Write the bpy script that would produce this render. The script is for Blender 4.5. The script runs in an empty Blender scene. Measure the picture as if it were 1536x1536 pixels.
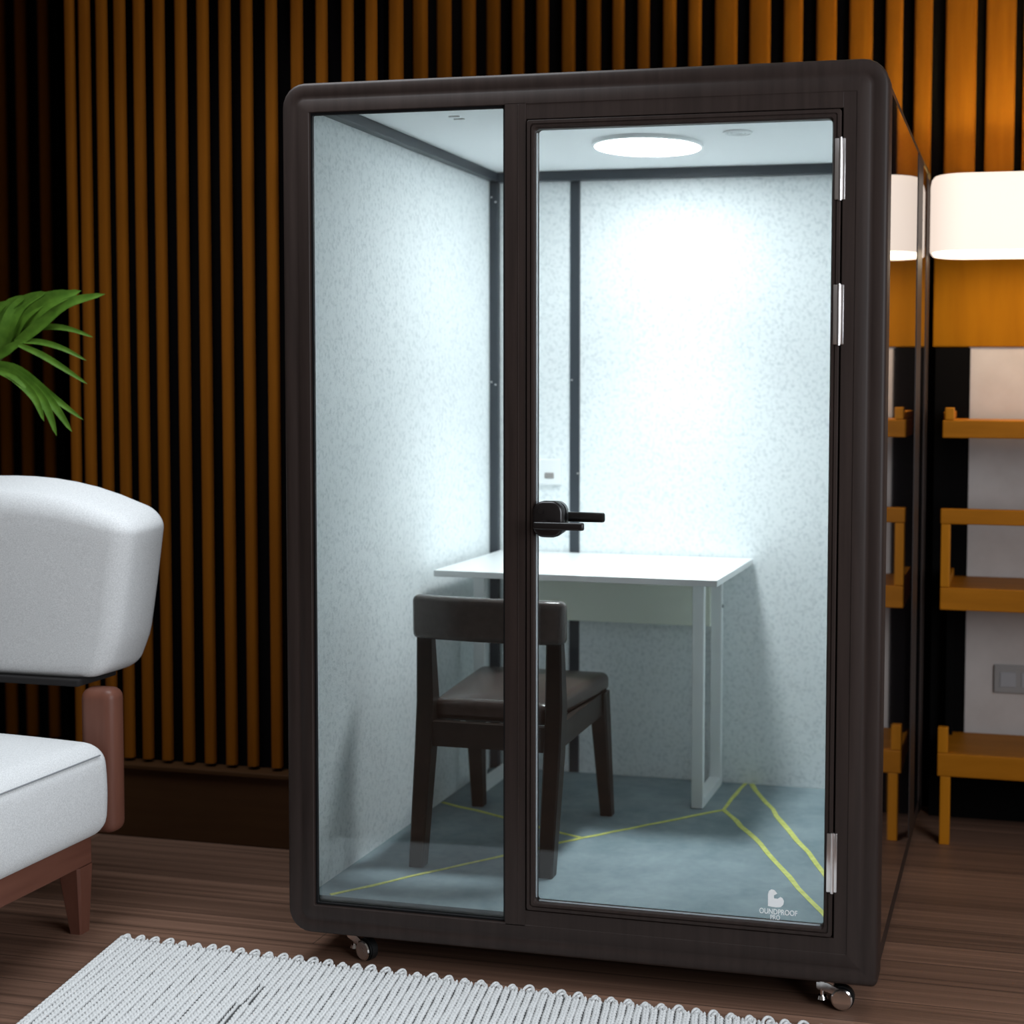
import bpy, bmesh, math, random
from mathutils import Vector, Matrix
random.seed(7)
SC = bpy.context.scene
COL = SC.collection
PI = math.pi

# ------------------------------------------------------------------ materials
def new_mat(name):
    m = bpy.data.materials.new(name); m.use_nodes = True
    nt = m.node_tree; b = nt.nodes['Principled BSDF']
    return m, nt, b

def plain(name, col, rough=.5, metal=0., spec=.5, coat=0.):
    m, nt, b = new_mat(name)
    b.inputs['Base Color'].default_value = (*col, 1)
    b.inputs['Roughness'].default_value = rough
    b.inputs['Metallic'].default_value = metal
    b.inputs['Specular IOR Level'].default_value = spec
    b.inputs['Coat Weight'].default_value = coat
    return m

def noisy(name, c1, c2, scale=(20, 20, 20), detail=4, rough=.6, bump=0., lo=.35, hi=.65, spec=.5, bscale=None, metal=0., nrough=.6, bdist=.002):
    """two-tone noise material in object coordinates"""
    m, nt, b = new_mat(name)
    N = nt.nodes.new; L = nt.links.new
    tc = N('ShaderNodeTexCoord'); mp = N('ShaderNodeMapping'); mp.inputs['Scale'].default_value = scale
    L(tc.outputs['Object'], mp.inputs['Vector'])
    n = N('ShaderNodeTexNoise'); n.inputs['Scale'].default_value = 1; n.inputs['Detail'].default_value = detail
    n.inputs['Roughness'].default_value = nrough
    L(mp.outputs['Vector'], n.inputs['Vector'])
    r = N('ShaderNodeValToRGB'); e = r.color_ramp.elements
    e[0].position = lo; e[0].color = (*c1, 1); e[1].position = hi; e[1].color = (*c2, 1)
    L(n.outputs['Fac'], r.inputs['Fac']); L(r.outputs['Color'], b.inputs['Base Color'])
    b.inputs['Roughness'].default_value = rough; b.inputs['Specular IOR Level'].default_value = spec
    b.inputs['Metallic'].default_value = metal
    if bump:
        bn = N('ShaderNodeTexNoise'); bn.inputs['Detail'].default_value = 2
        bn.inputs['Scale'].default_value = bscale or 60
        L(tc.outputs['Object'], bn.inputs['Vector'])
        bp = N('ShaderNodeBump'); bp.inputs['Strength'].default_value = bump; bp.inputs['Distance'].default_value = bdist
        L(bn.outputs['Fac'], bp.inputs['Height']); L(bp.outputs['Normal'], b.inputs['Normal'])
    return m

def glass_mat(name, tint=(1, 1, 1), ior=1.45):
    m = bpy.data.materials.new(name); m.use_nodes = True
    nt = m.node_tree; nt.nodes.clear(); N = nt.nodes.new; L = nt.links.new
    o = N('ShaderNodeOutputMaterial'); mx = N('ShaderNodeMixShader'); t = N('ShaderNodeBsdfTransparent')
    g = N('ShaderNodeBsdfGlossy'); f = N('ShaderNodeFresnel')
    t.inputs['Color'].default_value = (*tint, 1); g.inputs['Roughness'].default_value = .02
    f.inputs['IOR'].default_value = ior
    L(f.outputs[0], mx.inputs[0]); L(t.outputs[0], mx.inputs[1]); L(g.outputs[0], mx.inputs[2]); L(mx.outputs[0], o.inputs[0])
    return m

def emit_mat(name, col, s, base=None):
    m, nt, b = new_mat(name)
    b.inputs['Base Color'].default_value = (*(base or col), 1)
    b.inputs['Emission Color'].default_value = (*col, 1)
    b.inputs['Emission Strength'].default_value = s
    b.inputs['Roughness'].default_value = .6
    return m

def floor_mat():
    m, nt, b = new_mat('dark_oak_planks'); N = nt.nodes.new; L = nt.links.new
    tc = N('ShaderNodeTexCoord')
    br = N('ShaderNodeTexBrick'); br.offset = .37; br.inputs['Scale'].default_value = 1
    br.inputs['Brick Width'].default_value = 3.1; br.inputs['Row Height'].default_value = .13
    br.inputs['Mortar Size'].default_value = .0016; br.inputs['Mortar Smooth'].default_value = .2
    br.inputs['Color1'].default_value = (.225, .125, .085, 1); br.inputs['Color2'].default_value = (.142, .078, .053, 1)
    br.inputs['Mortar'].default_value = (.05, .03, .022, 1)
    L(tc.outputs['Object'], br.inputs['Vector'])
    mp = N('ShaderNodeMapping'); mp.inputs['Scale'].default_value = (.45, 42, 1)
    L(tc.outputs['Object'], mp.inputs['Vector'])
    n = N('ShaderNodeTexNoise'); n.inputs['Scale'].default_value = 1; n.inputs['Detail'].default_value = 7; n.inputs['Roughness'].default_value = .68
    L(mp.outputs['Vector'], n.inputs['Vector'])
    r = N('ShaderNodeValToRGB'); e = r.color_ramp.elements
    e[0].position = .32; e[0].color = (.42, .40, .39, 1); e[1].position = .66; e[1].color = (1.45, 1.45, 1.45, 1)
    L(n.outputs['Fac'], r.inputs['Fac'])
    mx = N('ShaderNodeMix'); mx.data_type = 'RGBA'; mx.blend_type = 'MULTIPLY'; mx.inputs[0].default_value = .85
    L(br.outputs['Color'], mx.inputs[6]); L(r.outputs['Color'], mx.inputs[7]); L(mx.outputs[2], b.inputs['Base Color'])
    b.inputs['Roughness'].default_value = .42; b.inputs['Specular IOR Level'].default_value = .4
    bp = N('ShaderNodeBump'); bp.inputs['Strength'].default_value = .25; bp.inputs['Distance'].default_value = .002
    L(n.outputs['Fac'], bp.inputs['Height']); L(bp.outputs['Normal'], b.inputs['Normal'])
    return m

def wood(name, c1, c2, axis='x', rough=.45, k=30, spec=.25):
    s = {'x': (2, k, k), 'y': (k, 2, k), 'z': (k, k, 2)}[axis]
    return noisy(name, c1, c2, scale=s, detail=5, rough=rough, lo=.3, hi=.7, spec=spec)

M = dict(
    floor=floor_mat(),
    slat=wood('walnut_slat', (.175, .054, .0045), (.225, .073, .006), 'z', .9, 30, .04),
    black=plain('black_backing', (.0022, .0018, .0022), .95, spec=.05),
    baseboard=wood('dark_baseboard', (.045, .018, .006), (.06, .026, .009), 'x', .5),
    plaster=noisy('grey_plaster', (.52, .46, .43), (.58, .52, .49), (6, 6, 6), rough=.85),
    ceiling=plain('ceiling_paint', (.55, .55, .55), .9),
    sidewall=plain('side_wall_paint', (.10, .08, .07), .9),
    frame=noisy('dark_bronze_aluminium', (.022, .0142, .012), (.030, .0195, .0165), (60, 60, 3), rough=.5, spec=.2),
    frame2=plain('dark_anthracite_aluminium', (.026, .035, .045), .42),
    gasket=plain('black_rubber', (.004, .004, .005), .6),
    felt=noisy('grey_acoustic_felt', (.67, .72, .735), (.88, .92, .93), (95, 95, 95), 3, rough=.95, bump=.35, lo=.28, hi=.52, bscale=260, spec=.1),
    boothceil=plain('booth_ceiling_board', (.92, .94, .95), .8),
    carpet=noisy('blue_grey_carpet', (.19, .26, .285), (.32, .395, .42), (5, 5, 5), 6, rough=1, bump=.6, lo=.3, hi=.7, bscale=500, spec=.05, nrough=.75),
    yellow=noisy('yellow_carpet_inlay', (.60, .63, .17), (.74, .77, .26), (50, 50, 50), rough=1, spec=.05),
    glass=glass_mat('clear_glass'),
    sideglass=plain('smoked_glass', (.012, .009, .010), .03, spec=.9, coat=.6),
    chrome=plain('polished_chrome', (.78, .75, .73), .14, metal=1),
    satin=plain('satin_steel', (.78, .74, .73), .28, metal=1),
    tyre=plain('black_caster_tyre', (.008, .008, .008), .5),
    handle=plain('black_handle', (.008, .006, .006), .3),
    white=plain('white_print', (.85, .85, .85), .6),
    socket=plain('white_plastic', (.88, .90, .90), .4),
    lamp=emit_mat('ceiling_lamp_diffuser', (.89, .975, 1), 36),
    desk=plain('white_desk_laminate', (.78, .80, .80), .3),
    deskleg=plain('white_powder_coat', (.86, .89, .89), .4),
    apron=plain('desk_panel_reflection_tint', (.82, .85, .74), .5),  # pale tint has the front glass reflection put into the colour
    chairwood=wood('espresso_wood', (.014, .010, .008), (.024, .017, .013), 'z', .42),
    leather=noisy('dark_brown_leatherette', (.040, .028, .024), (.055, .038, .032), (40, 40, 40), rough=.27, bump=.1, bscale=300),
    fabric=noisy('pale_grey_fabric', (.60, .60, .60), (.74, .74, .74), (300, 300, 300), 2, rough=.95, bump=.5, bscale=500, spec=.15, bdist=.001),
    seam=plain('grey_thread', (.22, .23, .24), .9),
    walnut=wood('red_walnut', (.12, .045, .030), (.17, .068, .045), 'x', .42, 22),
    walnutz=wood('red_walnut_upright', (.12, .045, .030), (.17, .068, .045), 'z', .42, 22),
    rug=noisy('white_wool', (.62, .62, .615), (.76, .76, .755), (300, 300, 300), 2, rough=1, spec=.05),
    rugbase=plain('grey_rug_backing', (.09, .09, .09), 1, spec=.05),
    leaf=noisy('palm_green', (.055, .135, .009), (.09, .195, .017), (30, 30, 30), rough=.45),
    stem=plain('palm_stem', (.12, .18, .04), .6),
    trunk=noisy('palm_trunk', (.07, .045, .025), (.14, .09, .05), (60, 60, 20), rough=.9, bump=.5),
    pot=plain('dark_clay_pot', (.05, .04, .035), .7),
    soil=noisy('potting_soil', (.015, .01, .007), (.03, .02, .014), (80, 80, 80), rough=1),
    shelf=wood('honey_wood', (.34, .118, .004), (.46, .16, .008), 'x', .5, 20, .12),
    shelfz=wood('honey_wood_upright', (.42, .15, .005), (.54, .195, .010), 'z', .5, 20, .12),
    panel=wood('amber_wood_panel', (.28, .10, .002), (.35, .13, .003), 'z', .7, 16, .06),
    shade_black=plain('shelf_shade_black', (.0016, .0012, .0012), .8, spec=.08),  # black stands in for the shade behind and under the shelves
    shade=emit_mat('lamp_shade_linen', (1, .83, .71), .93, (.6, .52, .45)),
    bulb=emit_mat('glowing_bulb', (1, .92, .30), 1000),
    cord=plain('black_cord', (.01, .01, .01), .6),
    plate=plain('grey_plastic', (.30, .28, .27), .5),
)

EDGE = bpy.data.materials.new('frosted_edge_strip'); EDGE.use_nodes = True
_n = EDGE.node_tree.nodes; _n.clear(); _o = _n.new('ShaderNodeOutputMaterial'); _t = _n.new('ShaderNodeBsdfTranslucent')
_t.inputs[0].default_value = (.92, .95, .97, 1); EDGE.node_tree.links.new(_t.outputs[0], _o.inputs[0])

# ------------------------------------------------------------------ objects
def wloc(o):
    v = Vector((0, 0, 0))
    while o: v += o.location; o = o.parent
    return v

def obj(name, bm, mat, parent=None, smooth=False, angle=40, kind=None):
    """link a bmesh given in world coordinates as one mesh object"""
    if parent: bmesh.ops.translate(bm, verts=bm.verts, vec=-wloc(parent))
    me = bpy.data.meshes.new(name); bm.to_mesh(me); bm.free()
    for m in (mat if isinstance(mat, (list, tuple)) else [mat]): me.materials.append(m)
    if smooth:
        me.shade_smooth()
        try: me.set_sharp_from_angle(angle=math.radians(angle))
        except Exception: pass
    o = bpy.data.objects.new(name, me); COL.objects.link(o)
    if parent: o.parent = parent
    if kind: o['kind'] = kind
    return o

def thing(name, label, cat, loc):
    o = bpy.data.objects.new(name, None); COL.objects.link(o); o.location = loc
    o.empty_display_size = .1
    o['label'] = label; o['category'] = cat
    return o

def bx(bm, x0, x1, y0, y1, z0, z1, r=0., seg=2, mi=0):
    mat = Matrix.Translation(((x0+x1)/2, (y0+y1)/2, (z0+z1)/2)) @ Matrix.Diagonal((x1-x0, y1-y0, z1-z0, 1))
    res = bmesh.ops.create_cube(bm, size=1, matrix=mat); vs = res['verts']
    fs = {f for v in vs for f in v.link_faces}
    for f in fs: f.material_index = mi
    if r > 0:
        es = list({e for v in vs for e in v.link_edges})
        rr = bmesh.ops.bevel(bm, geom=es, offset=r, segments=seg, profile=.5, affect='EDGES')
        for f in rr['faces']: f.material_index = mi
    return vs

def box(*a, **k):
    bm = bmesh.new(); bx(bm, *a, **k); return bm

def cyl(bm, p0, p1, r0, r1=None, n=20, caps=True):
    p0, p1 = Vector(p0), Vector(p1); r1 = r0 if r1 is None else r1
    d = p1 - p0; q = d.to_track_quat('Z', 'Y').to_matrix().to_4x4()
    bmesh.ops.create_cone(bm, cap_ends=caps, segments=n, radius1=r0, radius2=r1, depth=d.length,
                          matrix=Matrix.Translation((p0+p1)/2) @ q)

def loft(bm, loops, cap0=True, cap1=True, mi=0):
    """bridge equal-length closed loops of points"""
    rows = [[bm.verts.new(p) for p in l] for l in loops]
    n = len(rows[0])
    for a, b in zip(rows, rows[1:]):
        for i in range(n):
            f = bm.faces.new((a[i], a[(i+1) % n], b[(i+1) % n], b[i])); f.material_index = mi
    if cap0: bm.faces.new(list(reversed(rows[0]))).material_index = mi
    if cap1: bm.faces.new(rows[-1]).material_index = mi
    return rows

def rrect(x0, x1, z0, z1, r, n=6, rr=None):
    """rounded rectangle, list of (x, z), counter-clockwise"""
    pts = []
    q = r if rr is None else rr
    for cx, cz, a, k in ((x1-r, z1-r, 0, r), (x0+r, z1-r, 90, r), (x0+r, z0+r, 180, r), (x1-q, z0+q, 270, q)):
        for i in range(n+1):
            t = math.radians(a + 90*i/n); pts.append((cx+k*math.cos(t), cz+k*math.sin(t)))
    return pts

def lathe(bm, prof, c, n=32, cap0=True, cap1=True):
    loops = [[(c[0]+r*math.cos(2*PI*i/n), c[1]+r*math.sin(2*PI*i/n), c[2]+z) for i in range(n)] for r, z in prof]
    loft(bm, loops, cap0, cap1)

def fix(bm):
    bmesh.ops.recalc_face_normals(bm, faces=bm.faces); return bm

def superbox(x0, x1, y0, y1, z0, z1, r, seg=6, cuts=10, deform=None):
    """rounded, subdivided box for cushions"""
    bm = bmesh.new(); bx(bm, x0, x1, y0, y1, z0, z1, r, seg)
    if cuts:
        for ax, lo, hi in ((0, x0, x1), (1, y0, y1), (2, z0, z1)):
            for i in range(1, cuts):
                co = [0, 0, 0]; no = [0, 0, 0]; no[ax] = 1; co[ax] = lo + r + (hi-lo-2*r)*i/cuts
                bmesh.ops.bisect_plane(bm, geom=bm.verts[:]+bm.edges[:]+bm.faces[:], plane_co=co, plane_no=no, dist=1e-5)
    if deform:
        for v in bm.verts: v.co = deform(v.co.copy())
    return fix(bm)

# ------------------------------------------------------------------ camera
F, CX, CY, CZ, YAW, PIT, ROLL = 2145.88657, 1.86053, -3.36707, 1.51044, .22168, -.05276, .00696
fw = Vector((-math.sin(YAW)*math.cos(PIT), math.cos(YAW)*math.cos(PIT), math.sin(PIT)))
r0 = Vector((math.cos(YAW), math.sin(YAW), 0)); u0 = r0.cross(fw)
RT = r0*math.cos(ROLL) + u0*math.sin(ROLL); UP = -r0*math.sin(ROLL) + u0*math.cos(ROLL)
cam = bpy.data.cameras.new('camera'); co = bpy.data.objects.new('camera', cam); COL.objects.link(co)
mw = Matrix((RT, UP, -fw)).transposed().to_4x4(); mw.translation = (CX, CY, CZ); co.matrix_world = mw
cam.sensor_width = 36; cam.sensor_fit = 'HORIZONTAL'; cam.lens = F/1536*36
cam.shift_x = (768-1050)/1536; cam.shift_y = (700-768)/1536
cam.clip_start = .05; cam.clip_end = 100
cam.dof.use_dof = True; cam.dof.focus_distance = 3.65; cam.dof.aperture_fstop = cam.lens/24.
SC.camera = co
C0 = Vector((CX, CY, CZ))
def on_y(px, py, y):
    d = fw + RT*((px-1050)/F) - UP*((py-700)/F); return C0 + d*((y-CY)/d.y)
def on_x(px, py, x):
    d = fw + RT*((px-1050)/F) - UP*((py-700)/F); return C0 + d*((x-CX)/d.x)

# ------------------------------------------------------------------ room shell
ZC = 3.25
YL, YR, XJ, XR0 = .86, 1.80, -.14, -1.318       # left bay face, right bay face, corner of the jog, edge of the recess
YREC = 1.9
obj('floor', box(-3.6, 3.6, -4.6, 2.5, -.08, 0), M['floor'], kind='structure')
obj('ceiling', box(-3.6, 3.6, -2.2, 2.5, ZC, ZC+.1), M['ceiling'], kind='structure')
obj('wall_left', box(-3.7, -3.6, -4.6, 2.5, 0, ZC), M['sidewall'], kind='structure')
obj('wall_right', box(3.6, 3.7, -4.6, 2.1, 0, ZC), M['sidewall'], kind='structure')
def slat(bm, p, n, w, z0, z1, dep=.02):
    """one upright slat with a rounded face; p is the middle of its face, n the wall normal"""
    n = Vector(n); t = Vector((0, 0, 1)).cross(n)
    h = w/2; c = min(.010, h*.5)
    prof = [(-h, -dep), (-h, -c), (-h+c*.3, -c*.3), (-h+c, 0), (h-c, 0), (h-c*.3, -c*.3), (h, -c), (h, -dep)]
    loft(bm, [[(p[0]+t.x*a+n.x*b, p[1]+t.y*a+n.y*b, z) for a, b in prof] for z in (z0, z1)])
bay = box(XR0, XJ, YL+.04, YL+.10, 0, ZC)                 # nearer bay, behind the armchair
bx(bay, XJ-.06, XJ-.0, YL+.04, YR+.1, 0, ZC)              # return of the jog
bx(bay, XR0, XR0+.06, YL+.04, YREC+.1, 0, ZC)             # return of the recess, shaped to keep light off the end slats
nb = obj('wall_back_left', bay, M['black'], kind='structure')
bm = bmesh.new()
PX = [(100, 14), (122, 17), (148, 17), (175, 17), (204, 17), (234, 17), (267, 18), (300, 18), (333, 18), (366, 18), (403, 18),
      (441.5, 19), (479, 18), (518, 19), (554, 18)]
for px, w in PX:
    p = on_y(px, 10, YL); q = on_y(px+w, 10, YL)
    slat(bm, p, (0, -1, 0), (q-p).length*.84, .262, ZC-.02)
for px, w in ((590, 18), (626.6, 19), (662.5, 19), (700, 18), (737, 18)):
    p = on_x(px, 40, XJ+.024); a, q = on_y(px-w/2, 40, p.y), on_y(px+w/2, 40, p.y)
    slat(bm, (XJ+.024, p.y, 0), (0, -1, 0), (q-a).length, .02, ZC-.02, .03)
obj('slat_cladding', fix(bm), M['slat'], nb, True, 50)
rec = box(-3.6, XR0, YREC+.04, YREC+.1, 0, ZC)  # end bay set back so that its slats fall in shade
nr = obj('wall_back_shade_recess', rec, M['black'], kind='structure')
bm = bmesh.new()
for px, w in ((-40, 15), (-5, 15), (27, 15), (61, 14)):
    p = on_y(px, 10, YREC); q = on_y(px+w, 10, YREC)
    slat(bm, p, (0, -1, 0), (q-p).length, .02, ZC-.02)
obj('slat_cladding', fix(bm), M['slat'], nr, True, 50)
wb = obj('wall_back', box(XJ, 3.6, YR+.04, YR+.12, 0, ZC), M['black'], kind='structure')
bm = bmesh.new()
PXR = [(775, 17), (812, 17), (851, 19), (889, 20), (926, 17), (964, 17), (1003, 19), (1041, 19), (1088, 33), (1139, 31), (1189, 28), (1239, 30),
       (1291, 35), (1341, 26), (1385, 27), (1442, 47), (1502, 45), (1556, 40), (1610, 44), (1660, 40), (1712, 42), (1765, 40), (1820, 42), (1875, 40)]
for px, w in PXR:
    a, q = on_y(px-w/2, 40, YR), on_y(px+w/2, 40, YR)
    slat(bm, (a+q)/2, (0, -1, 0), (q-a).length, .02, ZC-.02)
obj('slat_cladding', fix(bm), M['slat'], wb, True, 50)
bm = box(XR0, XJ-.02, YL-.02, YL+.045, 0, .235, .004); bx(bm, XR0, XJ-.02, YL-.032, YL+.045, .232, .25, .004)
obj('baseboard_back', bm, M['baseboard'], kind='structure')
# pale plaster field and amber panel on the right bay
obj('wall_panel_plaster', box(1.672, 3.3, YR-.035, YR-.002, .25, 1.70), M['plaster'], kind='structure')
obj('wall_panel_wood', box(1.545, 3.3, YR-.045, YR-.002, 1.672, 2.02, .004), M['panel'], kind='structure')

# ------------------------------------------------------------------ office booth
HB, HT, W, D = .085, 2.286, 1.545, 1.548
booth = thing('office_booth', 'tall dark-framed glass-fronted office booth on chrome casters', 'office booth', (W/2, D/2, 0))
def ring(bm, y0, prof, sgn=1, R=.062):
    """frame ring swept round the booth outline; prof is a list of (inset, depth)"""
    loops = [[(x, y0+sgn*d, z) for x, z in rrect(i, W-i, HB+i, HT-i, max(R-i, .003), 6, max(.016-i, .003))] for i, d in prof]
    loft(bm, loops, False, False)
bm = bmesh.new()
PF = [(.004, .085), (.0, .08), (.0, .012), (.0012, .006), (.004, .002), (.009, 0), (.028, .0), (.033, .0022), (.039, .0028), (.044, .0016), (.047, 0), (.074, 0), (.0755, .0015), (.0755, .013), (.05, .016)]
ring(bm, 0, PF)
obj('front_frame', fix(bm), M['frame'], booth, True, 35)
bm = box(.602, .6575, .0, .075, .155, 2.215, .002)                      # mullion between window and door
bx(bm, .6365, .6395, -.001, .01, .16, 2.21, .001)
bx(bm, 1.4385, 1.472, 0.0015, .075, .155, 2.215, .0015)                 # hinge jamb
bx(bm, .655, 1.44, 0.0015, .075, .155, .1975, .0015)                    # sill under the door
bx(bm, .655, 1.44, 0.0015, .075, 2.1735, 2.215, .0015)                  # head over the door
bx(bm, 1.421, 1.474, .0315, .05, .19, 2.19); bx(bm, .64, .675, .0315, .05, .19, 2.19)
bx(bm, .64, 1.474, .0315, .05, 2.158, 2.2); bx(bm, .64, 1.474, .0315, .05, .165, .213)
obj('mullion', fix(bm), M['frame'], booth)
# fixed window beside the door
gl = obj('window_pane', box(.074, .606, .014, .020, .158, 2.211), M['glass'], booth)
bm = bmesh.new()
loft(bm, [[(x, y, z) for x, z in rrect(.0755+i, .602-i, .1605+i, 2.2105-i, .004)] for i, y in ((-.001, .010), (.006, .008), (.0065, .010), (.0065, .0155))], False, False)
obj('window_gasket', fix(bm), M['gasket'], gl)
# door leaf
dx0, dx1, dz0, dz1 = .661, 1.4345, .2005, 2.1705
bm = bmesh.new()
loft(bm, [[(x, y, z) for x, z in rrect(dx0+i, dx1-i, dz0+i, dz1-i, max(.006, .003+i*.4))] for i, y in
          ((0, .03), (0, -.002), (.0015, -.004), (.0085, -.004), (.0095, -.001), (.0115, -.001), (.0125, -.005), (.0175, -.004), (.019, .002), (.021, .004), (.021, .026))], False, False)
loft(bm, [[(x, y, z) for x, z in rrect(dx0+i, dx1-i, dz0+i, dz1-i, .006)] for i, y in ((.021, .026), (0, .03))], False, False)
door = obj('door', fix(bm), M['frame'], booth, True, 35)
obj('glass_pane', box(dx0+.019, dx1-.019, .012, .021, dz0+.019, dz1-.019), M['glass'], door)
# the lit polished edge of the pane
bm = bmesh.new()
bx(bm, dx0+.0205, dx0+.0245, .008, .0115, dz0+.03, dz1-.03); bx(bm, dx0+.03, dx1-.03, .008, .0115, dz0+.0205, dz0+.0245)
obj('glass_edge_strip', bm, EDGE, door)
def plate(x0, x1, z0, z1, y0, y1, r):
    bm = bmesh.new(); s = 1 if y1 > y0 else -1
    loft(bm, [[(x, y, z) for x, z in rrect(x0+i, x1-i, z0+i, z1-i, r-i, 8)] for i, y in ((0, y0), (0, y1-s*.006), (.002, y1-s*.002), (.006, y1))])
    return fix(bm)
h = obj('handle', plate(.680, .757, 1.146, 1.236, .012, -.014, .028), M['handle'], door, True, 50)
bm = bmesh.new(); cyl(bm, (.712, -.012, 1.180), (.712, -.05, 1.180), .010)
cyl(bm, (.702, -.012, 1.212), (.702, -.0165, 1.212), .0075)
bx(bm, .697, .826, -.062, -.046, 1.1695, 1.189, .005, 3)
obj('outer_lever', fix(bm), M['handle'], door, True, 40)
hp = plate(.684, .757, 1.150, 1.234, .021, .044, .026); obj('inner_lock_plate', hp, M['handle'], door, True, 50)
bm = bmesh.new(); cyl(bm, (.715, .04, 1.190), (.715, .085, 1.190), .010); bx(bm, .70, .838, .076, .092, 1.178, 1.203, .006, 3)
obj('inner_lever', fix(bm), M['handle'], door, True, 40)
for z0, z1 in ((1.960, 2.102), (1.622, 1.762), (.312, .455)):
    bm = box(1.4205, 1.4325, -.007, .004, z0, z1, .0015); bx(bm, 1.4365, 1.4455, -.006, .004, z0, z1, .0015)
    cyl(bm, (1.4345, -.007, z0-.002), (1.4345, -.007, z1+.002), .0042, n=14)
    obj('hinge', fix(bm), M['satin'], door, True, 40)
# printed mark at the foot of the pane
def flat(pts, y, t=.001):
    bm = bmesh.new(); loft(bm, [[(x, y, z) for x, z in pts], [(x, y-t, z) for x, z in pts]]); return fix(bm)
lc = on_y(1160, 1347, .011)
def L(px, py): p = on_y(px, py, .011); return (p.x, p.z)
mk = [(1152, 1359), (1152, 1341), (1153.5, 1336.5), (1157, 1334), (1161.5, 1335), (1166, 1340.5), (1163, 1342), (1160.8, 1343), (1161, 1347.5), (1166.5, 1348.3), (1170.5, 1345.5), (1174, 1347.5), (1176, 1352), (1175, 1357), (1171, 1360.6), (1165, 1361), (1158, 1360.2)]
obj('logo', flat([L(*p) for p in mk], .0115), M['white'], door)
def text(s, px, py, hpx, wpx):
    c = bpy.data.curves.new('lettering', 'FONT'); c.body = s; c.size = 1; c.extrude = .0; c.align_x = 'LEFT'; c.offset = .012
    o = bpy.data.objects.new('lettering', c); COL.objects.link(o)
    dg = bpy.context.evaluated_depsgraph_get(); me = bpy.data.meshes.new_from_object(o.evaluated_get(dg))
    bpy.data.objects.remove(o); bm = bmesh.new(); bm.from_mesh(me)
    xs = [v.co.x for v in bm.verts]; ys = [v.co.y for v in bm.verts]
    a, b = L(px, py), L(px+wpx, py)
    ww = b[0]-a[0]; hh = hpx/wpx*ww
    for v in bm.verts:
        u = (v.co.x-min(xs))/(max(xs)-min(xs)); w = (v.co.y-min(ys))/(max(ys)-min(ys))
        v.co = Vector((a[0]+u*ww, .0108, a[1]+w*hh))
    me2 = obj('logo_lettering', bm, M['white'], door); return me2
text('OUNDPROOF', 1139, 1369.5, 8.2, 57)
text('PRO', 1155.5, 1379, 7.2, 14.5)

# shell: roof, base, rear frame, sides
RB = [(.0, .09), (.0, .03), (.004, .012), (.014, .002), (.03, 0), (.08, 0), (.08, .09)]
bm = bmesh.new(); ring(bm, D, RB, -1); obj('rear_frame', fix(bm), M['frame'], booth, True, 35)
bm = bmesh.new()
loft(bm, [[(x, y, z) for x, z in rrect(i, W-i, HB+i, HT-i, .058-i, 6, .016)] for i, y in ((.014, .07), (.004, .07), (.004, D-.07), (.014, D-.07), (.014, .07))], False, False)
obj('shell', fix(bm), M['frame'], booth, True, 35)
obj('base', box(.03, W-.03, .022, D-.06, HB+.006, .150, .003), M['frame'], booth)
bm = box(.05, W-.05, D-.03, D-.006, HB+.02, HT-.03); obj('rear_shell', bm, M['frame'], booth)
bm = box(W-.006, W-.0005, .98, 1.17, .15, 2.225, .0015); bx(bm, W-.006, W-.0005, 1.385, D-.07, .15, 2.225, .0015)
obj('side_rails', bm, M['frame'], booth)
obj('side_glass', box(W-.010, W-.0025, .075, .985, .155, 2.222), M['sideglass'], booth)
obj('side_glass', box(W-.010, W-.0025, 1.16, 1.39, .155, 2.222), M['sideglass'], booth)
# lining
XI, XO, YI, ZF, ZT = .051, 1.49, 1.35, .18, 2.256
cp = obj('carpet', box(XI-.005, XO+.005, .0235, YI+.005, .1505, ZF), M['carpet'], booth)
obj('left_lining', box(.022, XI, .030, YI+.03, .158, ZT), M['felt'], booth)
obj('right_lining', box(XO, W-.021, .030, YI+.03, .158, ZT), M['felt'], booth)
obj('rear_lining', box(XI, .336, YI, YI+.03, .158, ZT), M['felt'], booth)
obj('rear_lining', box(.372, XO, YI, YI+.03, .158, ZT), M['felt'], booth)
obj('ceiling_board', box(.022, W-.022, .030, YI+.03, ZT, ZT+.005), M['boothceil'], booth)
bm = box(XI, XI+.034, .078, YI, ZT-.03, ZT-.0005, .002); bx(bm, XO-.034, XO, .078, YI, ZT-.03, ZT-.0005, .002)
bx(bm, XI+.034, XO-.034, YI-.034, YI, ZT-.033, ZT-.0005, .002)
obj('ceiling_trim', bm, M['frame2'], booth)
post = obj('corner_post', box(XI, XI+.031, YI-.025, YI, ZF, ZT-.031, .003), M['frame2'], booth)
obj('corner_post', box(XO-.031, XO, YI-.025, YI, ZF, ZT-.031, .003), M['frame2'], booth)
strip = obj('joint_strip', box(.337, .371, YI-.006, YI+.03, ZF, ZT-.034, .002), M['frame2'], booth)
for par, px, py, y in ((post, 737.5, 296, YI-.026), (post, 743.5, 303, YI-.026), (post, 737.5, 573, YI-.026), (post, 743.5, 577, YI-.026),
                       (strip, 858, 570, YI-.007), (strip, 866.5, 710, YI-.007)):
    p = on_y(px, py, y); bm = bmesh.new(); cyl(bm, (p.x, y+.003, p.z), (p.x, y-.002, p.z), .0042, .003, 12)
    obj('screw', bm, M['chrome'], par, True)
LCX, LCY = .741, .852
bm = bmesh.new(); lathe(bm, [(.168, 0), (.168, -.010), (.160, -.013), (.150, -.013), (.150, -.004)], (LCX, LCY, ZT), 48, False, False)
cl = obj('ceiling_light', fix(bm), M['socket'], booth, True, 50)
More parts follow.
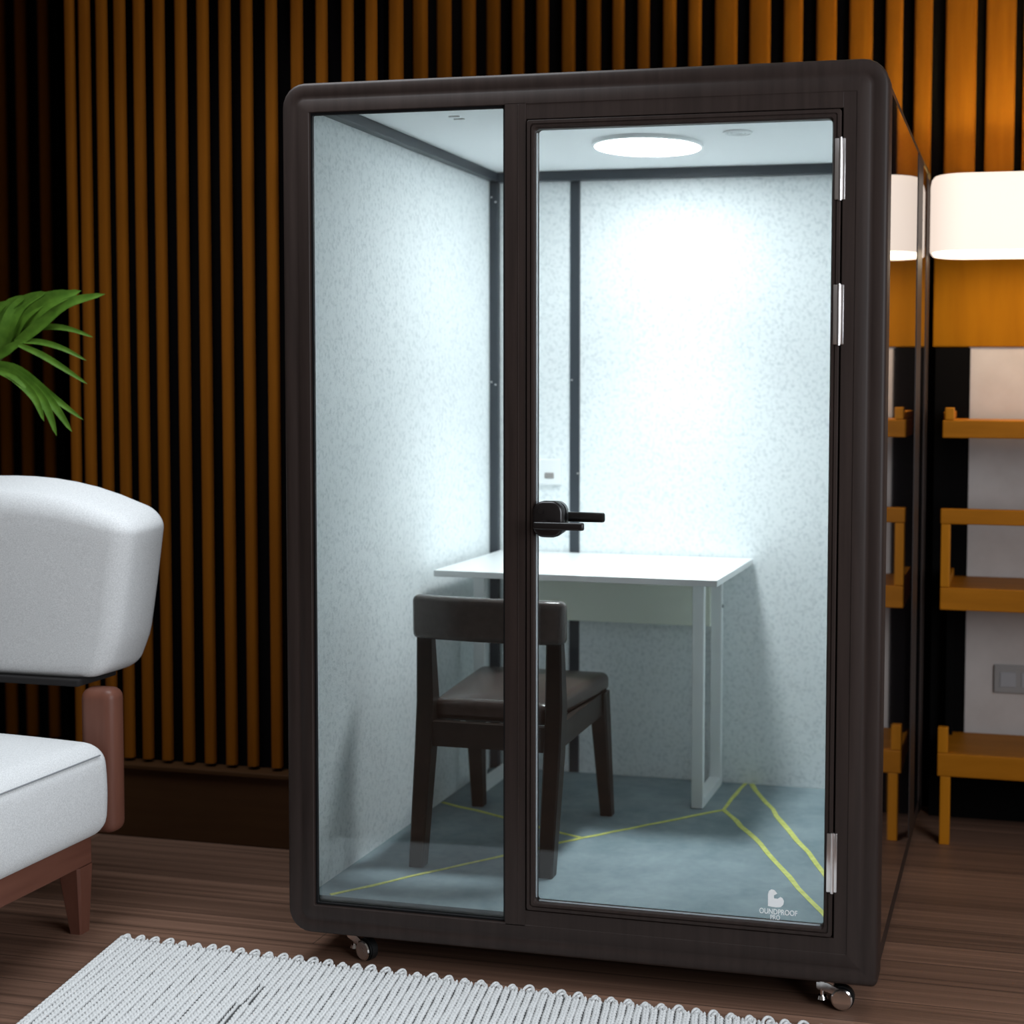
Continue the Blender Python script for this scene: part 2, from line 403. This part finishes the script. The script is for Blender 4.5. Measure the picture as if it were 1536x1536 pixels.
bm = bmesh.new(); lathe(bm, [(.160, -.003), (.160, -.0135), (.150, -.0145), (.05, -.015)], (LCX, LCY, ZT), 48); obj('diffuser', fix(bm), M['lamp'], cl, True, 50)
bm = bmesh.new()
for r1 in (.014, .026, .038): lathe(bm, [(r1, 0), (r1, -.005), (r1+.005, -.005), (r1+.005, 0)], (1.045, .715, ZT), 28, False, False)
bx(bm, 1.005, 1.085, .713, .717, ZT-.004, ZT)
obj('ceiling_vent', fix(bm), M['socket'], booth, True, 40)
for y0 in (.372, .336): obj('air_slot', box(.315, .345, y0, y0+.008, ZT-.004, ZT), M['socket'], booth)
sk = obj('socket_plate', box(.222, .308, YI-.009, YI, 1.183, 1.272, .003), M['socket'], booth)
bm = box(.248, .281, YI-.011, YI-.008, 1.205, 1.225, .002); obj('rocker', bm, M['plate'], sk)
# yellow inlay lines in the carpet
def inlay(pts, w=.013):
    bm = bmesh.new(); P = [Vector((*p, 0)) for p in pts]
    for i, p in enumerate(P):
        d = (P[min(i+1, len(P)-1)]-P[max(i-1, 0)]).normalized(); s = Vector((-d.y, d.x, 0))*w/2*random.uniform(.85, 1.15)
        a = [p+s, p-s]
        vs = [bm.verts.new((q.x, q.y, z)) for z in (ZF-.002, ZF+.0012) for q in a]
        if i:
            for k, l in ((0, 1), (2, 3), (0, 2), (1, 3)): bm.faces.new((pv[k], pv[l], vs[l], vs[k]))
        if i in (0, len(P)-1): bm.faces.new((vs[0], vs[1], vs[3], vs[2]))
        pv = vs
    obj('inlay_line', fix(bm), M['yellow'], cp)
def wob(a, b, n=9, k=.004):
    return [a] + [(a[0]+(b[0]-a[0])*i/n+random.uniform(-k, k), a[1]+(b[1]-a[1])*i/n+random.uniform(-k, k)) for i in range(1, n)] + [b]
inlay(wob((.106, .03), (.428, .428)) + wob((.428, .428), (.604, .648))[1:] + wob((.604, .648), (.954, 1.029))[1:])
inlay(wob((.954, 1.029), (.965, 1.35), 5))
inlay(wob((.954, 1.029), (1.13, .72), 6) + wob((1.13, .72), (1.468, .03), 8)[1:], .016)
inlay(wob((.985, 1.35), (1.19, .87), 7) + wob((1.19, .87), (1.485, .20), 7)[1:], .016)
inlay(wob((.056, .892), (.604, .648), 8))
# casters
def caster(x, y, ang):
    c, s = math.cos(ang), math.sin(ang)
    def P(a, b, z): return (x+c*a-s*b, y+s*a+c*b, z)
    bm = bmesh.new(); cyl(bm, P(0, 0, .068), P(0, 0, HB+.002), .017, n=20); cyl(bm, P(0, 0, .055), P(0, 0, .07), .010, n=16)
    cyl(bm, P(0, 0, .028), P(0, 0, .056), .006, n=12); cyl(bm, P(0, 0, .022), P(0, 0, .030), .014, .011, n=16)
    for b in (-.016, .016):                                            # fork cheeks
        prof = [(-.012, .068), (.014, .068), (.050, .052), (.062, .040), (.064, .028), (.058, .020), (.046, .019), (.038, .026), (.026, .042), (-.012, .052)]
        loft(bm, [[P(a, b-.0015, z) for a, z in prof], [P(a, b+.0015, z) for a, z in prof]])
    cyl(bm, P(.050, -.021, .030), P(.050, .021, .030), .0075, n=14)
    ca = obj('caster', fix(bm), M['chrome'], booth, True, 35)
    bm = bmesh.new(); cyl(bm, P(.050, -.0125, .030), P(.050, .0125, .030), .030, n=28)
    bmesh.ops.bevel(bm, geom=[e for e in bm.edges if len(e.link_faces) == 2 and abs(e.calc_face_angle(0)) > 1], offset=.004, segments=2, affect='EDGES')
    wh = obj('wheel', fix(bm), M['tyre'], ca, True, 35)
    bm = bmesh.new(); cyl(bm, P(.050, -.0205, .030), P(.050, -.0178, .030), .023, .0265, n=24); obj('hub_cap', fix(bm), M['chrome'], ca, True, 35)
caster(1.405, .062, 0); caster(.148, .088, -.42); caster(1.40, D-.10, .6); caster(.12, D-.12, 1.0)

# ------------------------------------------------------------------ desk in the booth
desk = thing('desk', 'small white desk with looped steel legs in the corner of the booth', 'desk', (.53, 1.05, ZF))
TX0, TX1, TY0, TY1, TZ = .085, .985, .760, 1.342, .95
obj('desktop', box(TX0, TX1, TY0, TY1, TZ-.020, TZ, .002), M['desk'], desk)
for x0 in (.132-.019, .850):
    x1 = x0+.038; y0, y1 = 1.02, 1.318; s = .024
    bm = box(x0, x1, y0, y0+s, ZF+.0015, TZ-.0205, .002); bx(bm, x0, x1, y1-s, y1, ZF+.0015, TZ-.0205, .002)
    bx(bm, x0, x1, y0+s, y1-s, ZF+.0015, ZF+.03); bx(bm, x0, x1, y0+s, y1-s, TZ-.046, TZ-.0205)
    lg = obj('leg_loop', bm, M['deskleg'], desk)
bm = bmesh.new(); q = (.889, 1.30, .79); cyl(bm, (.886, 1.306, .79), (.890, 1.306, .79), .006, n=12); obj('bolt', bm, M['gasket'], desk)
obj('modesty_panel', box(.151, .850, 1.288, 1.306, .722, TZ-.0205, .002), M['apron'], desk)

# ------------------------------------------------------------------ chair in the booth
chair = thing('dining_chair', 'dark brown wooden chair with padded curved back drawn up to the white desk', 'chair', (.41, .6, ZF))
def bar(secs):
    """tapered square bar; secs are (centre, half x, half y)"""
    bm = bmesh.new()
    loft(bm, [[(c[0]+a*hx, c[1]+b*hy, c[2]) for a, b in ((-1, -.8), (-.8, -1), (.8, -1), (1, -.8), (1, .8), (.8, 1), (-.8, 1), (-1, .8))] for c, hx, hy in secs])
    return fix(bm)
Z0 = ZF+.0015
for xf, xt in ((.234, .222), (.612, .606)):
    obj('rear_leg', bar([((xf, .302, Z0), .021, .021), ((xf+(xt-xf)*.5, .372, .50), .025, .027), ((xf+(xt-xf)*.7, .392, .63), .025, .028), ((xt, .386, .83), .022, .016)]), M['chairwood'], chair, True, 40)
for xf, xt in ((.181, .175), (.608, .588)):
    obj('front_leg', bar([((xf+.003, .888, Z0), .019, .019), ((xt, .870, .575), .028, .028)]), M['chairwood'], chair, True, 40)
def beam(a, b, hw, z0, z1):
    a, b = Vector(a), Vector(b); d = (b-a).normalized(); s = Vector((-d.y, d.x, 0))*hw
    bm = bmesh.new(); loft(bm, [[(p+s).to_tuple()[:2]+(z0,), (p-s).to_tuple()[:2]+(z0,), (p-s).to_tuple()[:2]+(z1,), (p+s).to_tuple()[:2]+(z1,)] for p in (a, b)])
    return fix(bm)
obj('seat_rail', beam((.235, .375, 0), (.60, .375, 0), .013, .505, .575), M['chairwood'], chair)
obj('seat_rail', beam((.20, .875, 0), (.57, .875, 0), .013, .505, .575), M['chairwood'], chair)
obj('seat_rail', beam((.222, .38, 0), (.178, .86, 0), .013, .505, .575), M['chairwood'], chair)
obj('seat_rail', beam((.603, .38, 0), (.592, .86, 0), .013, .505, .575), M['chairwood'], chair)
def seatdef(c):
    t = (c.y-.39)/.50; u = (c.x-.405)/.19
    hw = .172+.044*t
    x = .41-.012*t+u*hw
    dome = max(0, 1-abs(u)**2.4)*max(0, 1-abs(2*t-1)**2.6)
    return Vector((x, c.y, c.z+(.016*dome if c.z > .6 else 0)))
obj('seat', superbox(.215, .595, .392, .905, .570, .632, .022, 5, 10, seatdef), M['leather'], chair, True, 60)
def backdef(c):
    u = (c.x-.4115)/.226
    return Vector((c.x, c.y-.050*(1-u*u)+.03*(c.z-.87)*-1, c.z+.006*(1-u*u)-.002*u))
obj('backrest', superbox(.186, .637, .366, .414, .805, .928, .018, 5, 12, backdef), M['leather'], chair, True, 60)

# ------------------------------------------------------------------ armchair
arm = thing('armchair', 'pale grey upholstered armchair with reddish walnut frame by the slatted wall', 'armchair', (-1.02, -.25, 0))
AX0, AX1 = -1.46, -.570
def seatd(c):
    u = (c.x-(AX0+AX1)/2)/((AX1-AX0)/2); t = (c.y+.28)/.36
    d = max(0, 1-abs(u)**2.2)*max(0, 1-abs(t)**3)
    bul = max(0, 1-((c.z-.40)/.13)**2)
    return Vector((c.x+.012*bul*(1 if u > 0 else -1)*(abs(u) > .8), c.y, c.z+(.045*d if c.z > .45 else 0)))
sc = obj('seat_cushion', superbox(AX0, AX1-.01, -.66, .088, .275, .535, .055, 7, 10, seatd), M['fabric'], arm, True, 80)
def tube(pts, r, n=8):
    bm = bmesh.new(); P = [Vector(p) for p in pts]; loops = []
    for i, p in enumerate(P):
        d = (P[min(i+1, len(P)-1)]-P[max(i-1, 0)]).normalized(); a = d.orthogonal().normalized()
        if i and a.dot(pa) < 0: a = -a
        a = (a if not i else (pa-d*pa.dot(d)).normalized()); pa = a; b = d.cross(a)
        loops.append([p+(a*math.cos(2*PI*k/n)+b*math.sin(2*PI*k/n))*r for k in range(n)])
    loft(bm, loops); return fix(bm)
obj('seam', tube([(AX1-.008, y, .507) for y in (-.60, -.3, 0, .035)], .0022), M['seam'], sc)
bm = box(-.700, -.636, -.62, .075, .192, .272, .006)
obj('side_rail', bm, M['walnut'] if False else wood('red_walnut_rail', (.12, .045, .030), (.17, .068, .045), 'y', .42, 22), arm)
obj('side_rail', box(-1.392, -1.325, -.62, .075, .192, .272, .006), M['walnut'], arm)
obj('front_rail', box(-1.33, -.71, -.62, -.55, .192, .272, .006), M['walnut'], arm)
obj('rear_rail', box(-1.33, -.71, .03, .098, .192, .272, .006), M['walnut'], arm)
for x, y in ((-.670, .045), (-.670, -.585), (-1.355, .045), (-1.355, -.585)):
    dxs = .004 if x > -1 else -.004
    obj('leg', bar([((x+dxs, y+.012, 0), .018, .020), ((x, y, .193), .036, .032)]), M['walnutz'], arm, True, 40)
for x in (-.642, -1.398):
    bm = superbox(x-.054, x+.054, .102, .175, .262, .672, .03, 5, 0)
    obj('back_post', bm, M['walnutz'], arm, True, 60)
obj('back_plate', box(-1.36, -.695, .105, .28, .674, .694, .004), plain('black_felt', (.008, .006, .006), .9), arm)
def backd(c):
    u = (c.x+1.02)/.40; w = (c.z-.69)/.46; t = (c.y-.115)/.21
    sg = 1 if u > 0 else -1; a = min(1, abs(u))
    ww = min(1, max(0, w))
    x = c.x + sg*a**2*(.082*ww**.75 - .004 - .02*max(0, 1-ww*4)) + sg*a**8*.010*(1-(2*t-1)**2)
    top = max(0, w-.7)/.3
    z = c.z + top*(.062*(1-a**2.2) + .045*(1-a**3)*max(0, t)) - .016*top*max(0, a-.6)/.4*(1-t)
    z += max(0, .25-w)/.25*.010*max(0, a-.8)/.2
    return Vector((x, c.y-.012*(1-a*a)*(1 if t < .5 else 0)*math.sin(PI*ww), z))
bk = obj('back_cushion', superbox(-1.42, -.62, .115, .325, .690, 1.150, .042, 7, 12, backd), M['fabric'], arm, True, 80)
obj('seam', tube([(-.650, .128, 1.128), (-.565, .15, 1.122), (-.545, .2, 1.118), (-.548, .27, 1.118)], .0016), M['seam'], bk)

# ------------------------------------------------------------------ rug
rug = thing('woven_rug', 'white chunky woven rug with a looped fringe edge in front of the booth', 'rug', (.5, -.4, 0))
R0 = Vector((-.513, .032, 0)); RE = Vector((1.852, -.108, 0)).normalized(); RN = Vector((.173, -.985, 0)).normalized()
NR, PIT_R, LEN = 122, .0205, .98
def rp(u, v, z): p = R0 + RE*u + RN*v; return (p.x, p.y, z)
verts, faces = [], []
dv = .0034; NV = int(LEN/dv)
prof = [(-1, 0), (-.8, .6), (-.45, 1), (-.08, .62), (.08, .62), (.45, 1), (.8, .6), (1, 0)]
per = .0145
for rI in range(NR):
    base = len(verts); ph = (rI % 2)*.12*per + random.uniform(-.1, .1)*per; off = random.uniform(-.001, .001)
    slit = []
    if rI in (23, 24): slit = [(.28, .40) if rI == 23 else (.17, .28)]
    for j in range(NV+1):
        v = j*dv + .003*math.sin(rI*1.7)
        wv = .0009*math.sin(v*23+rI)+.0006*math.sin(v*71+rI*2.1)
        for a, hgt in prof:
            t = ((v+ph+abs(a)*.009+(.004 if a > 0 else 0))/per) % 1.0
            st = .16+.84*math.sin(PI*t)**.7
            w = PIT_R*.5*(.66+.38*math.sin(PI*t))
            if any(s0 < v < s1 for s0, s1 in slit): w *= .4
            verts.append(rp((rI+.5)*PIT_R+off+wv+a*w, v, .0035+.0095*hgt*st))
    m = len(prof)
    for j in range(NV):
        for k in range(m-1):
            i = base+j*m+k; faces.append((i, i+1, i+m+1, i+m))
me = bpy.data.meshes.new('woven_pile'); me.from_pydata([tuple(Vector(v)-rug.location) for v in verts], [], faces); me.materials.append(M['rug']); me.shade_smooth()
o = bpy.data.objects.new('woven_pile', me); COL.objects.link(o); o.parent = rug
bm = bmesh.new(); E0 = .0
loft(bm, [[rp(0, .004, z), rp(NR*PIT_R, .004, z), rp(NR*PIT_R, LEN, z), rp(0, LEN, z)] for z in (.0012, .0045)])
obj('backing', fix(bm), M['rugbase'], rug)
bm = bmesh.new()
k = 0; u = .012
while u < NR*PIT_R-.02:
    g = random.uniform(.7, 1.25)
    pts = [rp(u+.011*math.cos(t)*g, .010-(.022*math.sin(t))*g, .009+.004*math.sin(t)) for t in [PI*i/8 for i in range(9)]]
    tb = tube(pts, .0042, 7); tmp = bpy.data.meshes.new('t'); tb.to_mesh(tmp); tb.free(); bm.from_mesh(tmp); bpy.data.meshes.remove(tmp)
    pts = [rp(u+.006+.008*math.cos(t), .012-.012*math.sin(t), .012) for t in [PI*i/6 for i in range(7)]]
    tb = tube(pts, .004, 6); tmp = bpy.data.meshes.new('t'); tb.to_mesh(tmp); tb.free(); bm.from_mesh(tmp); bpy.data.meshes.remove(tmp)
    u += .0435*random.uniform(.93, 1.07)
obj('looped_fringe', bm, M['rug'], rug, True, 80)
bm = bmesh.new()
for i in range(58):                                                     # bound end loops along the side
    v = .006+i*.0168; pts = [rp(.004-.009*math.sin(t), v+.010*math.cos(t), .008) for t in [PI*j/5 for j in range(6)]]
    tb = tube(pts, .0050, 6); tmp = bpy.data.meshes.new('t'); tb.to_mesh(tmp); tb.free(); bm.from_mesh(tmp); bpy.data.meshes.remove(tmp)
obj('side_binding', bm, M['rug'], rug, True, 80)

# ------------------------------------------------------------------ potted palm
PB = Vector((-1.50, .50, 0))
palm = thing('potted_palm', 'green potted palm reaching in above the armchair beside the dark wall', 'plant', PB)
bm = bmesh.new(); lathe(bm, [(.10, 0), (.125, .02), (.155, .27), (.165, .29), (.165, .31), (.148, .31), (.145, .27)], PB, 36, True, True)
obj('pot', fix(bm), M['pot'], palm, True, 40)
bm = bmesh.new(); lathe(bm, [(.146, .272), (.147, .284), (.06, .293)], PB, 28); obj('soil', fix(bm), M['soil'], palm, True, 40)
HUB = Vector((-1.36, .47, 1.50))
bm = tube([PB+Vector((0, 0, .285)), PB+Vector((.01, 0, .6)), PB+Vector((.05, -.01, 1.0)), HUB+Vector((-.03, 0, -.12)), HUB], .022, 10); obj('trunk', bm, M['trunk'], palm, True, 60)
def blade(bm, pts, w, fold=.25, side=None):
    """a tapering folded leaflet along pts"""
    P = [Vector(p) for p in pts]
    # resample as a smooth curve
    Q = []
    n = 12
    for i in range(n+1):
        s = i/n*(len(P)-1); k = min(int(s), len(P)-2); t = s-k
        p0, p1, p2, p3 = P[max(k-1, 0)], P[k], P[k+1], P[min(k+2, len(P)-1)]
        Q.append(.5*((2*p1)+(-p0+p2)*t+(2*p0-5*p1+4*p2-p3)*t*t+(-p0+3*p1-3*p2+p3)*t**3))
    rows = []
    for i, p in enumerate(Q):
        d = (Q[min(i+1, n)]-Q[max(i-1, 0)]).normalized()
        s = d.cross(Vector((.12, -1, .2))).normalized(); up = s.cross(d)
        f = i/n; ww = w*(math.sin(PI*min(1, .16+f*.84))**.7)*(1 if f < .97 else .3)
        rows.append([bm.verts.new(p+s*ww*a+up*(fold*abs(a)*ww+b)) for a, b in ((-1, 0), (-.5, 0), (0, 0), (.5, 0), (1, 0))] +
                    [bm.verts.new(p+s*ww*a+up*(fold*abs(a)*ww-.0012)) for a in (1, .5, 0, -.5, -1)])
    m = 10
    for a, b in zip(rows, rows[1:]):
        for k in range(m): bm.faces.new((a[k], a[(k+1) % m], b[(k+1) % m], b[k]))
    bm.faces.new(rows[0][::-1]); bm.faces.new(rows[-1])
def Y(px, py, y): return on_y(px, py, y)
def frond(leafs, rach):
    bm = bmesh.new()
    for pts, w, fo in leafs: blade(bm, pts, w, fo)
    o = obj('frond', fix(bm), M['leaf'], palm, True, 50)
    obj('rachis', tube(rach, .005, 8), M['stem'], o, True, 60)
y = .46
A0 = Y(-10, 548, y)
frond([([Y(20, 520, y), Y(58, 490, y-.01), Y(100, 456, y-.01), Y(158, 441, y)], .020, .3),
       ([Y(22, 518, y+.01), Y(45, 478, y), Y(78, 452, y-.01), Y(122, 436, y)], .026, .3),
       ([Y(14, 522, y+.01), Y(30, 480, y), Y(62, 452, y), Y(104, 436, y+.01)], .026, .3),
       ([Y(6, 528, y), Y(14, 488, y-.01), Y(34, 456, y), Y(70, 438, y)], .026, .3),
       ([Y(-2, 532, y), Y(-2, 495, y), Y(12, 462, y), Y(40, 444, y)], .026, .3),
       ([Y(-10, 538, y), Y(-16, 500, y), Y(-8, 470, y), Y(12, 452, y)], .024, .3),
       ([Y(30, 502, y+.01), Y(66, 491, y), Y(102, 493, y), Y(140, 506, y)], .0095, .3),
       ([Y(22, 512, y-.01), Y(60, 513, y-.01), Y(95, 523, y-.01), Y(130, 541, y)], .0090, .3),
       ([Y(28, 517, y-.02), Y(62, 532, y-.02), Y(95, 552, y-.02), Y(131, 576, y-.02)], .0098, .3),
       ([Y(-6, 536, y-.01), Y(8, 528, y-.015), Y(20, 520, y-.015), Y(36, 512, y-.015)], .016, .3)],
      [HUB, (HUB+A0)/2+Vector((0, 0, .03)), A0, Y(24, 516, y)])
y = .40
B0 = Y(-8, 546, y)
frond([([Y(-4, 545, y), Y(30, 556, y), Y(75, 592, y), Y(125, 630, y)], .013, .3),
       ([Y(-4, 548, y-.01), Y(30, 560, y-.01), Y(75, 600, y-.01), Y(108, 648, y-.01)], .017, .3),
       ([Y(-4, 552, y-.01), Y(26, 564, y-.02), Y(66, 602, y-.02), Y(85, 654, y-.02)], .017, .3),
       ([Y(-6, 554, y-.02), Y(22, 566, y-.02), Y(52, 596, y-.03), Y(66, 632, y-.03)], .014, .3)],
      [HUB, (HUB+B0)/2+Vector((0, 0, .02)), B0, Y(28, 556, y)])
for az, el in ((2.6, .9), (3.5, .5), (4.3, 1.0), (1.9, .6)):
    d = Vector((math.cos(az)*math.cos(el), math.sin(az)*math.cos(el)*.5, math.sin(el)))
    tip = HUB+d*.34+Vector((0, 0, -.02)); s = d.cross(Vector((0, 1, 0))).normalized(); lf = []
    for k in range(6):
        b0 = HUB+d*(.10+.04*k)
        for sg in (-1, 1): lf.append(([b0, b0+d*.10+s*sg*.06, b0+d*.17+s*sg*.13-Vector((0, 0, .04))], .009, .3))
    frond(lf, [HUB, HUB+d*.17+Vector((0, 0, .02)), tip])

# ------------------------------------------------------------------ pendant lamp
LX, LY, LZ0, LZ1 = 1.90, 1.42, 1.962, 2.205
LHX, LHY = .345, .17
lamp = thing('pendant_lamp', 'wide cream lamp shade glowing warmly beside the booth', 'lamp', (LX, LY, LZ0))
bm = bmesh.new()
loft(bm, [[(x, y, z) for x, y in rrect(LX-LHX+i, LX+LHX-i, LY-LHY+i, LY+LHY-i, .115-i, 10)] for i, z in
          ((.008, LZ0), (.002, LZ0), (0, LZ0+.004), (0, LZ1-.03), (.004, LZ1-.010), (.012, LZ1), (.018, LZ1-.003), (.009, LZ1-.03), (.008, LZ0))], False, False)
obj('shade', fix(bm), M['shade'], lamp, True, 60)
bm = bmesh.new(); bmesh.ops.create_uvsphere(bm, u_segments=20, v_segments=12, radius=.03, matrix=Matrix.Translation((LX, LY, 2.04))); obj('bulb', bm, M['bulb'], lamp, True, 80)
bm = bmesh.new(); cyl(bm, (LX, LY, 2.058), (LX, LY, 2.10), .014); obj('socket', bm, M['cord'], lamp, True, 40)
bm = bmesh.new()
for a in (-1, 1): cyl(bm, (LX, LY, 2.095), (LX+a*(LHX-.012), LY, 2.16), .0025, n=8)
obj('spider', bm, M['cord'], lamp)
bm = bmesh.new()
loft(bm, [[(x, y, z) for x, y in rrect(LX-LHX+.0085, LX+LHX-.0085, LY-LHY+.0085, LY+LHY-.0085, .106, 10)] for z in (LZ0+.004, LZ0+.007)])
obj('bottom_glow_sheet', fix(bm), emit_mat('added_bottom_glow', (1, .80, .55), 6.5, (.6, .55, .45)), lamp)  # opaque glowing sheet, added to block the bulb and light the panel below
bm = bmesh.new(); cyl(bm, (LX, LY, 2.085), (LX, LY, ZC-.02), .003, n=8); obj('cord', bm, M['cord'], lamp)
bm = bmesh.new(); cyl(bm, (LX, LY, ZC-.025), (LX, LY, ZC), .05); obj('ceiling_rose', bm, M['cord'], lamp, True, 40)

# ------------------------------------------------------------------ shelf unit
sh = thing('bookshelf', 'open honey-coloured wooden shelf unit standing right of the booth', 'shelf', (2.3, 1.56, 0))
SX0, SX1, SY0, SY1 = 1.602, 3.05, 1.41, 1.735
for z0, z1 in ((1.362, 1.421), (.791, .866), (.232, .310)):
    obj('shelf_board', box(SX0, SX1, SY0, SY1, z0, z1, .004), M['shelf'], sh)
obj('guard_rail', box(SX0-.002, SX1+.002, SY0, SY0+.032, 1.077, 1.128, .004), M['shelf'], sh)
for x in (SX0, SX1-.032):
    obj('front_post', box(x+.0005, x+.0315, SY0+.0005, SY0+.0315, .867, 1.0765, .003), M['shelfz'], sh)
    obj('peg', box(x+.008, x+.038 if x == SX0 else x+.032, SY0+.001, SY0+.034, 1.4215, 1.462, .003), M['shelfz'], sh)
    obj('peg', box(x+.0005, x+.0345, SY0+.001, SY0+.033, .3105, .396, .003), M['shelfz'], sh)
    obj('leg', box(x+.010, x+.044 if x == SX0 else x+.032, SY0+.003, SY0+.036, 0, .2315, .003), M['shelfz'], sh)
    obj('shade_upright', box(x-.045 if x == SX0 else x, x+.075, SY1+.001, SY1+.022, 0, 1.668), M['shade_black'], sh)  # black strip for the shaded gap beside the plaster, covers the slats
    obj('side_rail', box(x+.001, x+.031, SY0+.04, SY1-.001, .8665, .893, .003), M['shelfz'], sh)
    obj('side_rail', box(x+.001, x+.031, SY0+.04, SY1-.001, 1.4215, 1.448, .003), M['shelfz'], sh)
    obj('mid_post', box(x+.012, x+.036 if x == SX0 else x+.032, SY1-.06, SY1-.03, .3105, .7905), M['shade_black'], sh)
obj('shade_panel', box(SX0+.0755, SX1, SY1+.002, SY1+.02, .0, .285), M['shade_black'], sh)  # black sheet added for the shade below the lowest shelf
# socket on the plaster
ws = thing('wall_outlet', 'small grey outlet plate on the pale wall behind the shelf', 'wall outlet', (1.86, YR-.036, .515))
p0, p1 = on_y(1491, 996, YR-.036), on_y(1491, 1038, YR-.036)
ws.location = (p0.x+.085, YR-.036, (p0.z+p1.z)/2)
obj('plate', box(p0.x, p0.x+.17, YR-.047, YR-.0355, p1.z, p0.z, .004), M['plate'], ws)
for k in (.022, .095): obj('outlet_insert', box(p0.x+k, p0.x+k+.055, YR-.0495, YR-.0465, p1.z+.022, p0.z-.025, .002), plain('outlet_face', (.36, .35, .36), .4), ws)

# ------------------------------------------------------------------ light
def area(name, loc, rot, sx, sy, power, col):
    l = bpy.data.lights.new(name, 'AREA'); l.shape = 'RECTANGLE'; l.size = sx; l.size_y = sy; l.energy = power; l.color = col
    o = bpy.data.objects.new(name, l); COL.objects.link(o); o.location = loc; o.rotation_euler = rot; return o
l = bpy.data.lights.new('booth_downlight', 'AREA'); l.shape = 'DISK'; l.size = .28; l.energy = 5.4; l.color = (.88, .97, 1); l.spread = math.radians(84)
o = bpy.data.objects.new('booth_downlight', l); COL.objects.link(o); o.location = (LCX, LCY, ZT-.018)
cl_ = area('ceiling_panel_light', (-.15, -.22, ZC-.03), (0, 0, 0), 1.7, .9, 30, (.86, .94, 1)); cl_.data.spread = math.radians(118)
area('side_fill_light', (3.5, -2.0, 1.9), (0, math.radians(90), math.radians(0)), 2.0, 2.4, 135, (.88, .94, 1))  # added cool area light, no window stands in the right wall
wd = bpy.data.worlds.new('world'); SC.world = wd; wd.use_nodes = True
wd.node_tree.nodes['Background'].inputs[0].default_value = (1, .93, .86, 1)
wd.node_tree.nodes['Background'].inputs[1].default_value = .12

vs = SC.view_settings
SC.display_settings.display_device = 'sRGB'
vs.view_transform = 'Standard'; vs.look = 'None'; vs.exposure = 0; vs.gamma = 1; vs.use_curve_mapping = False
SC.cycles.use_denoising = True
SC.cycles.max_bounces = 12; SC.cycles.diffuse_bounces = 8; SC.cycles.transparent_max_bounces = 16
SC.cycles.sample_clamp_indirect = 6
SC.cycles.caustics_reflective = False
